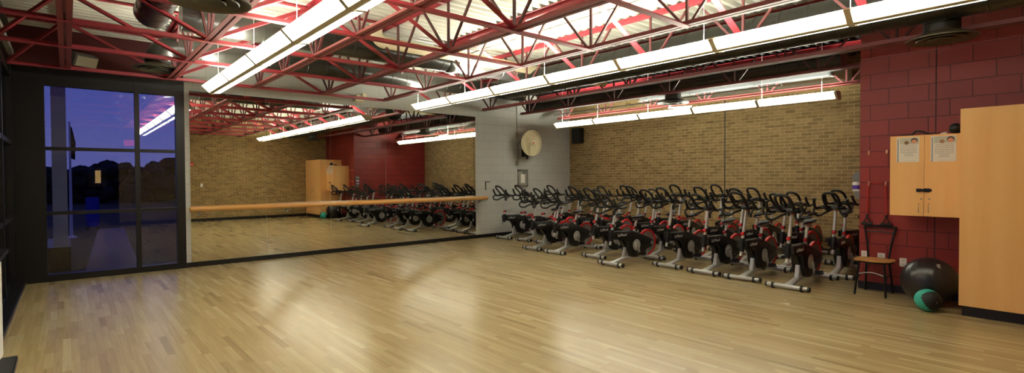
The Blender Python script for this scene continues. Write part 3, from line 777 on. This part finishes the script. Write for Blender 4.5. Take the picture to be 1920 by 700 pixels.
# ------------------------------------------------------------------ spin bikes (local +x points to the rear, front bar at the origin)
def make_bike():
    t = thing('spin_bike', 'bike', 'exercise bike', (0, 0, 0), 0, 'spin bikes parked before the brick wall')
    def stab(name, x, w):
        o = obj(name, tube(BM(), [(x, -w/2, .045), (x, w/2, .045)], .029, 14), M['silver'], t)
        for s in (-1, 1):
            bm = BM(); tube(bm, [(x, s*(w/2-.012), .045), (x, s*(w/2+.012), .045)], .032, 14); obj('end_cap', bm, M['rubber'], o)
            bm = BM(); tube(bm, [(x, s*(w/2-.1), .045), (x, s*(w/2-.07), .045)], .036, 14); lathe(bm, [(.022, 0), (.022, .012), (.01, .015)], 12, (x, s*(w/2-.085), 0)); obj('levelling_foot', bm, M['rubber'], o)
    stab('front_stabilizer', 0, .53); stab('rear_stabilizer', 1.12, .5)
    # base beam: flat silver arch between the bars
    bm = BM(); path = [(0, .05), (.12, .07), (.3, .105), (.5, .125), (.72, .12), (.95, .08), (1.12, .05)]
    sp = smooth_path([(a, 0, b) for a, b in path], 4); rings = []
    for i, p in enumerate(sp):
        w = .055-.02*math.sin(PI*i/(len(sp)-1)); h = .022
        rings.append([bm.verts.new(p+Vector((0, a*w, b*h))) for a, b in ((-1, -1), (-1, .5), (-.6, 1), (.6, 1), (1, .5), (1, -1))])
    for A, B in zip(rings, rings[1:]):
        for k in range(6): bm.faces.new((A[k], A[(k+1) % 6], B[(k+1) % 6], B[k]))
    bm.faces.new(rings[0][::-1]); bm.faces.new(rings[-1]); obj('base_beam', bm, M['silver'], t)
    bm = BM(); prism(bm, [(.29, .1), (.42, .12), (.415, .3), (.34, .3)], 'y', -.028, .028); obj('frame_upright', bm, M['silver'], t, bevel=.008)
    bm = BM(); prism(bm, [(.86, .1), (.93, .09), (.98, .3), (.93, .3)], 'y', -.03, .03); obj('rear_upright', bm, M['silver'], t, bevel=.006)
    # main frame spine (black), between the guards
    bm = BM(); prism(bm, [(0, .58), (.02, .45), (.22, .44), (.33, .3), (.56, .22), (.7, .3), (.72, .5), (.5, .58), (.25, .575)], 'y', -.035, .035)
    obj('main_frame', bm, M['black'], t, bevel=.006)
    # chain guard shells either side
    out = [(.01, .585), (.15, .585), (.3, .575), (.45, .562), (.58, .545), (.72, .5), (.86, .45), (.98, .405), (1.035, .37), (1.05, .33), (1.03, .285), (.98, .262), (.88, .24), (.78, .19)]
    cx_, cz_, R_ = .56, .325, .215
    for k in range(12):
        a = math.radians(-28-k*12.5); out.append((cx_+R_*math.cos(a), cz_+R_*math.sin(a)))
    out += [(.34, .35), (.31, .4), (.25, .44), (.15, .462), (.02, .468)]
    for s in (1, -1):
        bm = BM(); A = [bm.verts.new((a, s*.075, b)) for a, b in out]; cxm = sum(a for a, b in out)/len(out); czm = .4
        Bv = [bm.verts.new((a, s*.035, b)) for a, b in out]
        n = len(out); inner = [bm.verts.new((a+(cxm-a)*.06, s*.085, b+(czm-b)*.1)) for a, b in out]
        for i in range(n):
            j = (i+1) % n
            bm.faces.new((A[i], A[j], Bv[j], Bv[i])); bm.faces.new((inner[i], inner[j], A[j], A[i]))
        bm.faces.new(inner); gd = obj('chain_guard', bm, M['black'], t, ang=50)
        bm = lathe(BM(), [(.095, s*.083), (.1, s*.09), (.085, s*.094), (.06, s*.088), (.055, s*.088), (.05, s*.096), (.0, s*.1)], 32, (.56, 0, .325), 'y', caps=False)
        obj('chainring', bm, M['silver'], gd)
        bm = lathe(BM(), [(.035, s*.083), (.03, s*.09), (0, s*.091)], 16, (.985, 0, .33), 'y', caps=False); obj('axle_cover', bm, M['grey'], gd)
        if s < 0: text_mesh('LeMond', .068, 'logo', M['lettering'], gd, (.075, -.0875, .5), (PI/2, 0, 0), shear=.2)
        else: text_mesh('LeMond', .068, 'logo', M['lettering'], gd, (.325, .0875, .5), (PI/2, 0, PI), shear=.2)
    # cranks and pedals
    for s in (1, -1):
        an = math.radians(-75 if s < 0 else 105)
        px, pz = .56+.165*math.cos(an), .325+.165*math.sin(an)
        ck = obj('crank_arm', bar(BM(), (.56, s*.11, .325), (px, s*.125, pz), .02, .032, (0, 1, 0)), M['silver'], t)
        bm = BM(); box(bm, (px, s*.18, pz), (.1, .085, .022)); tube(bm, [(px, s*.12, pz), (px, s*.225, pz)], .01, 8); box(bm, (px-.045, s*.18, pz+.02), (.012, .07, .05)); box(bm, (px+.045, s*.18, pz+.015), (.012, .07, .04))
        obj('pedal', bm, M['blackmetal'], ck)
    # flywheel with red rim, rear
    bm = lathe(BM(), [(.0, -.014), (.05, -.014), (.2, -.01), (.2, .01), (.05, .014), (0, .014)], 48, (.95, 0, .335), 'y', caps=False); fw = obj('flywheel', bm, M['flygrey'], t)
    bm = lathe(BM(), [(.198, -.018), (.232, -.02), (.236, -.014), (.236, .014), (.232, .02), (.198, .018), (.198, -.018)], 56, (.95, 0, .335), 'y', caps=False); o = obj('flywheel_rim', bm, M['flyred'], fw); o['label'] = 'red rim band'
    # head tube and handlebar post
    obj('head_tube', tube(BM(), [(-.02, 0, .36), (.0, 0, .42)], .022, 12), M['silver'], t)
    obj('post_sleeve', tube(BM(), [(.0, 0, .42), (.035, 0, .61)], .036, 14), M['blackmetal'], t)
    post = obj('handlebar_post', tube(BM(), [(.03, 0, .58), (.135, 0, .985)], .023, 14), M['silver'], t)
    for x, z in ((.048, .68), (.62, .615)):
        bm = BM(); ball(bm, (x-.045, -.01, z), .026, 14, 10); tube(bm, [(x, 0, z), (x-.04, -.008, z)], .011, 8); obj('adjustment_knob', bm, M['red'], t)
        bm = tube(BM(), [(x-.006, 0, z-.02), (x+.006, 0, z+.02)], .031, 14); obj('clamp_collar', bm, M['blackmetal'], t)
    # handlebar
    hb = obj('handlebar', None or BMhb(), M['rubber'], t)
    o = obj('console', box(BM(), (.1, 0, 1.045), (.1, .09, .05), Matrix.Rotation(.35, 3, 'Y')), M['blackmetal'], hb, bevel=.01)
    bm = BM(); ball(bm, (.175, 0, 1.01), .024, 12, 8); obj('resistance_knob', bm, M['red'], hb)
    # seat post, slider, saddle
    sp_ = obj('seat_post', tube(BM(), [(.58, 0, .48), (.68, 0, .80)], .022, 14), M['silver'], t)
    sl = obj('seat_slider', bar(BM(), (.6, 0, .812), (.8, 0, .812), .035, .022), M['chrome'], sp_)
    bm = BM(); prof = [(.56, .012, .846), (.6, .022, .858), (.67, .035, .862), (.73, .065, .868), (.78, .085, .878), (.82, .08, .885), (.845, .055, .882)]; rings = []
    for x, w, z in prof:
        rings.append([bm.verts.new((x, w*math.cos(a), z+(.016*math.sin(a) if math.sin(a) > 0 else .03*math.sin(a)))) for a in [2*PI*k/14 for k in range(14)]])
    for A, B in zip(rings, rings[1:]):
        for k in range(14): bm.faces.new((A[k], A[(k+1) % 14], B[(k+1) % 14], B[k]))
    bm.faces.new(rings[0][::-1]); bm.faces.new(rings[-1]); obj('saddle', bm, M['rubber'], sp_)
    o = obj('saddle_badge', box(BM(), (.83, 0, .862), (.05, .1, .028)), M['red'], sp_, bevel=.008); o['label'] = 'red rear saddle trim'
    return t

def BMhb():
    bm = BM(); r = .0155
    # base crossbar
    tube(bm, [(.1, -.2, 1.03), (.1, .2, 1.03)], r, 8)
    # centre aero loop
    L = [(.11, .07, 1.05), (.0, .08, 1.06), (-.08, .095, 1.13), (-.17, .09, 1.215), (-.22, .055, 1.255), (-.235, 0, 1.265), (-.22, -.055, 1.255), (-.17, -.09, 1.215), (-.08, -.095, 1.13), (0, -.08, 1.06), (.11, -.07, 1.05)]
    tube(bm, smooth_path(L, 5), r+.004, 8)
    for s in (1, -1):
        # outer horn rising forward, and grip running back
        tube(bm, smooth_path([(.17, s*.2, 1.04), (.1, s*.205, 1.035), (0, s*.22, 1.03), (-.07, s*.225, 1.06), (-.13, s*.215, 1.13), (-.15, s*.21, 1.185)], 5), r+.005, 8)
        # lower drop loop
        tube(bm, smooth_path([(.1, s*.06, 1.0), (0, s*.1, .97), (-.06, s*.15, .93), (-.13, s*.19, .935), (-.16, s*.21, .98), (-.12, s*.22, 1.03), (-.04, s*.22, 1.035)], 5), r, 8)
        box(bm, (.05, s*.1, 1.055), (.16, .07, .025), Matrix.Rotation(.15, 3, 'Y'))
    return bm

bike0 = make_bike(); KM = kidmap()
ROW1 = [(7.18, 2.73), (7.33, 3.41), (7.36, 4.01), (7.45, 4.70), (6.90, 5.43), (7.33, 6.16), (7.17, 7.01), (7.22, 7.70)]
ROW2 = [(8.47, 2.59), (8.66, 3.38), (8.62, 4.05), (8.72, 4.75), (8.12, 5.47), (8.6, 6.15), (8.45, 6.9), (8.5, 7.6), (8.1, 8.3), (8.08, 8.92), (8.02, 9.57)]
ROW3 = [(9.78, 2.85), (9.86, 3.6), (9.84, 4.3), (9.86, 5.05), (9.5, 5.75), (9.84, 6.45), (9.72, 7.15), (9.76, 7.85), (9.5, 8.55), (9.45, 9.25)]
first = True
for rn, row in (('front', ROW1), ('middle', ROW2), ('back', ROW3)):
    for i, (x, y) in enumerate(row):
        lab = 'black and silver spin bike in the %s row, %s from the maroon wall' % (rn, ORD[i])
        if rn == 'front' and i == 0: lab = 'spin bike standing foremost at the right end of the front row'
        if rn == 'middle' and i == 0: lab = 'spin bike directly behind the foremost one, beside the maroon corner'
        if rn == 'middle' and i == 10: lab = 'leftmost spin bike, standing against the grey wall below the fan'
        rz = math.radians(random.uniform(-4, 5)) + PI*0
        if rn == 'back' and i == 0: rz = math.radians(-9); lab = 'spin bike at the right end of the back row, turned slightly, against the brick'
        if rn == 'middle' and i == 1: rz = math.radians(-7)
        if first:
            bike0['label'] = lab; bike0.location = (x, y, 0); bike0.rotation_euler = (0, 0, rz)
            first = False; continue
        r, made = copy_tree(bike0, KM, (x, y, 0), rz, lab)
        dz = random.uniform(-.08, .07); hz = random.uniform(-.05, .05)
        if rn == 'front' and i == 3: hz = .06
        if rn == 'back' and i in (3, 4): hz = .07
        for nme, c in made:
            if nme.startswith('seat_post'): c.location = (dz*.3, 0, dz)
            if nme.startswith('handlebar_post'): c.location = (hz*.25, 0, hz)
            if nme == 'handlebar': c.location = (hz*.25, 0, hz)

# ------------------------------------------------------------------ things behind the camera that the glass and the mirrors show
t = thing('exit_sign', 'lit red exit sign above the lobby doorway, seen in the window reflection', 'exit sign', (1.55, YK, 2.6))
obj('case', span(BM(), (-.16, 0, 0), (.16, .05, .2)), M['white'], t, bevel=.006)
obj('face', span(BM(), (-.145, .05, .015), (.145, .053, .185)), M['exitred'], t)
text_mesh('EXIT', .16, 'lettering', M['white'], t, (.13, .054, .045), (PI/2, 0, PI), ext=.001)
t = thing('fire_alarm', 'small red fire alarm box, reflected in the left mirror panel', 'alarm', (3.28, YK, 1.96))
obj('case', span(BM(), (-.06, 0, 0), (.06, .05, .12)), M['redtube'], t, bevel=.005); obj('pull_bar', span(BM(), (-.04, .05, .04), (.04, .06, .06)), M['white'], t)
t = thing('light_switch', 'small white light switch on the reflected brick wall', 'switch', (3.58, YK, 1.22))
obj('plate', span(BM(), (-.04, 0, 0), (.04, .008, .12)), M['white'], t, bevel=.002); obj('toggle', span(BM(), (-.006, .008, .05), (.006, .02, .07)), M['white'], t)
# lobby shell
lob = mat('lobby_dark_wall', (92, 80, 72), .8)
bm = BM(); span(bm, (XL-.2, YK-6.5, 0), (XL, YK-.2, 2.6)); struct('wall_lobby_left', bm, lob)
struct('wall_lobby_right', span(BM(), (1.7, YK-6.5, 0), (1.9, YK-.2, 2.6)), lob)
struct('wall_lobby_back', span(BM(), (XL-.2, YK-6.7, 0), (1.9, YK-6.5, 2.6)), lob)
struct('ceiling_lobby', span(BM(), (XL-.2, YK-6.7, 2.6), (1.9, YK-.2, 2.7)), lob)
t = thing('framed_picture', 'framed picture with a print glowing in place of lamplight, reflected in the tall window', 'picture', (.95, YK-6.5, 1.2))
bm = BM(); span(bm, (-.3, 0, 0), (.3, .03, .8)); obj('frame', bm, M['white'], t, bevel=.005)
obj('print', span(BM(), (-.09, .03, .15), (.09, .034, .68)), M['pic'], t)  # print emits its own glow, standing in for lamplight on the picture
t = thing('ceiling_lamp', 'round warm lobby ceiling lamp behind the doorway', 'lamp', (.6, YK-4.0, 2.6))
obj('lamp_shade', lathe(BM(), [(.0, -.05), (.12, -.05), (.16, -.03), (.17, 0)], 24), M['lobbylight'], t); obj('lamp_rim', lathe(BM(), [(.17, -.01), (.185, -.01), (.185, 0)], 24), M['white'], t)

# ------------------------------------------------------------------ outdoors, seen through the window
struct('ground', span(BM(), (-60, D+.2, -.2), (60, D+90, -.03)), M['grass'])
struct('ground_left', span(BM(), (-60, -30, -.2), (XL-.25, D+.2, -.03)), M['grass'])
bm = BM(); span(bm, (-3, D+.55, -.03), (12, D+.95, -.012)); prism(bm, [(.2, D+.95), (.93, D+.95), (1.32, D+10), (.68, D+10)], 'z', -.03, -.012)
o = struct('path', bm, M['concrete'])
t = thing('flagpole', 'white flagpole with a small flag on the grass outside the window', 'flagpole', (.05, 17.7, -.03))
obj('pole', tube(BM(), [(0, 0, 0), (0, 0, 3.05)], [.035, .02], 12), M['white'], t)
obj('base', lathe(BM(), [(.12, 0), (.12, .03), (.05, .06)], 16), M['white'], t)
bm = BM(); prism(bm, [(0, 2.1), (.1, 2.05), (.12, 2.5), (.05, 2.9), (0, 2.95)], 'y', -.01, .01); obj('flag', bm, M['leaf'], t)
t = thing('reflection_pier', 'off-white building pier with dark base outside the window, at its left', 'reflection stand-in', (-1.2, 12, -.03))  # opaque pier added in place of a faint pale reflection in the glass
obj('wall', span(BM(), (1.0, -.5, .4), (1.19, 1.2, 4.2)), M['reflection_white'], t)
obj('base', span(BM(), (.9, -.55, 0), (1.22, 1.25, .4)), M['blackbase'], t)
t = thing('outdoor_panel', 'upright blue panel standing beyond the grass outside the window', 'panel', (.55, 20, -.03))
obj('panel', span(BM(), (-.16, -.05, .1), (.16, .05, 1.0)), M['blue'], t, bevel=.02)
for s in (-1, 1): obj('leg', span(BM(), (s*.12-.03, -.04, 0), (s*.12+.03, .04, .3)), M['blackmetal'], t)
def tree(lab, x, y, h, w, seed):
    rnd = random.Random(seed)
    t = thing('tree', lab, 'tree', (x, y, -.05), 0, 'dusk trees outside the window')
    obj('trunk', tube(BM(), [(0, 0, 0), (.1, 0, h*.35), (0, .1, h*.7)], [.25, .2, .1], 10), M['bark'], t)
    bm = BM()
    for k in range(40):
        a, rr, zz = rnd.uniform(0, 2*PI), rnd.uniform(0, w*.42), rnd.uniform(.12, .92)
        s = w*rnd.uniform(.16, .3)*(1.15-zz*.5)
        m = Matrix.Translation((rr*math.cos(a)*(1.1-zz*.5), rr*math.sin(a), h*zz)) @ Matrix.Diagonal((s, s, s*.8, 1))
        v = bmesh.ops.create_icosphere(bm, subdivisions=2, radius=1, matrix=m)['verts']
        for q in v: q.co += Vector((rnd.uniform(-1, 1), rnd.uniform(-1, 1), rnd.uniform(-1, 1)))*s*.14
    obj('crown', bm, M['leaf'], t, ang=10)
TL = [(-1.9, 46, 2.5, 3.2), (0.5, 43, 2.3, 3.0), (2.4, 48, 2.8, 3.4), (4.3, 43, 2.3, 3.2), (6.0, 48, 3.0, 3.6), (-4.6, 50, 3.0, 3.6), (8.4, 44, 3.4, 3.8)]
TN = ('far left dusk tree', 'dusk tree behind the flagpole', 'low dusk tree right of the flagpole', 'broad dusk tree behind the right window lights', 'tall dusk tree at the right window edge', 'distant small dusk tree left of the flagpole', 'outermost right dusk tree beyond the window')
for i, (x, y, h, w) in enumerate(TL): tree(TN[i], x, y, h, w, i)

# ------------------------------------------------------------------ world: dusk sky
w = bpy.data.worlds.new('dusk_sky'); S.world = w; w.use_nodes = True
nt = w.node_tree; bg = nt.nodes['Background']
tc = nt.nodes.new('ShaderNodeTexCoord'); sp = nt.nodes.new('ShaderNodeSeparateXYZ'); nt.links.new(tc.outputs['Generated'], sp.inputs[0])
cr = nt.nodes.new('ShaderNodeValToRGB'); nt.links.new(sp.outputs[2], cr.inputs[0])
e = cr.color_ramp.elements; e[0].position = 0; e[0].color = lin((98, 98, 160)); e[1].position = .55; e[1].color = lin((54, 58, 134))
q = e.new(.12); q.color = lin((78, 84, 160))
nt.links.new(cr.outputs[0], bg.inputs[0]); bg.inputs[1].default_value = .52

# ------------------------------------------------------------------ camera
cam = bpy.data.cameras.new('camera'); co = bpy.data.objects.new('camera', cam); C.objects.link(co)
yaw, p, r = .71394, -.01815, -.00499
f = Vector((math.sin(yaw)*math.cos(p), math.cos(yaw)*math.cos(p), math.sin(p)))
rt = Vector((math.cos(yaw), -math.sin(yaw), 0)); up = rt.cross(f)
c_, s_ = math.cos(r), math.sin(r)
rt2 = rt*c_+up*s_; up2 = up*c_-rt*s_
mt = Matrix((rt2, up2, -f)).transposed().to_4x4(); mt.translation = (0, 0, 1.512)
co.matrix_world = mt
cam.sensor_fit = 'HORIZONTAL'; cam.sensor_width = 36; cam.lens = 960.9/1920*36; cam.clip_start = .02; cam.clip_end = 300
S.camera = co
S.view_settings.view_transform = 'Standard'; S.view_settings.look = 'None'; S.view_settings.gamma = 1
S.view_settings.exposure = 1.25; S.view_settings.use_curve_mapping = False
S.cycles.max_bounces = 8; S.cycles.glossy_bounces = 5; S.cycles.transparent_max_bounces = 12
S.cycles.use_denoising = True
S.cycles.sample_clamp_indirect = 6
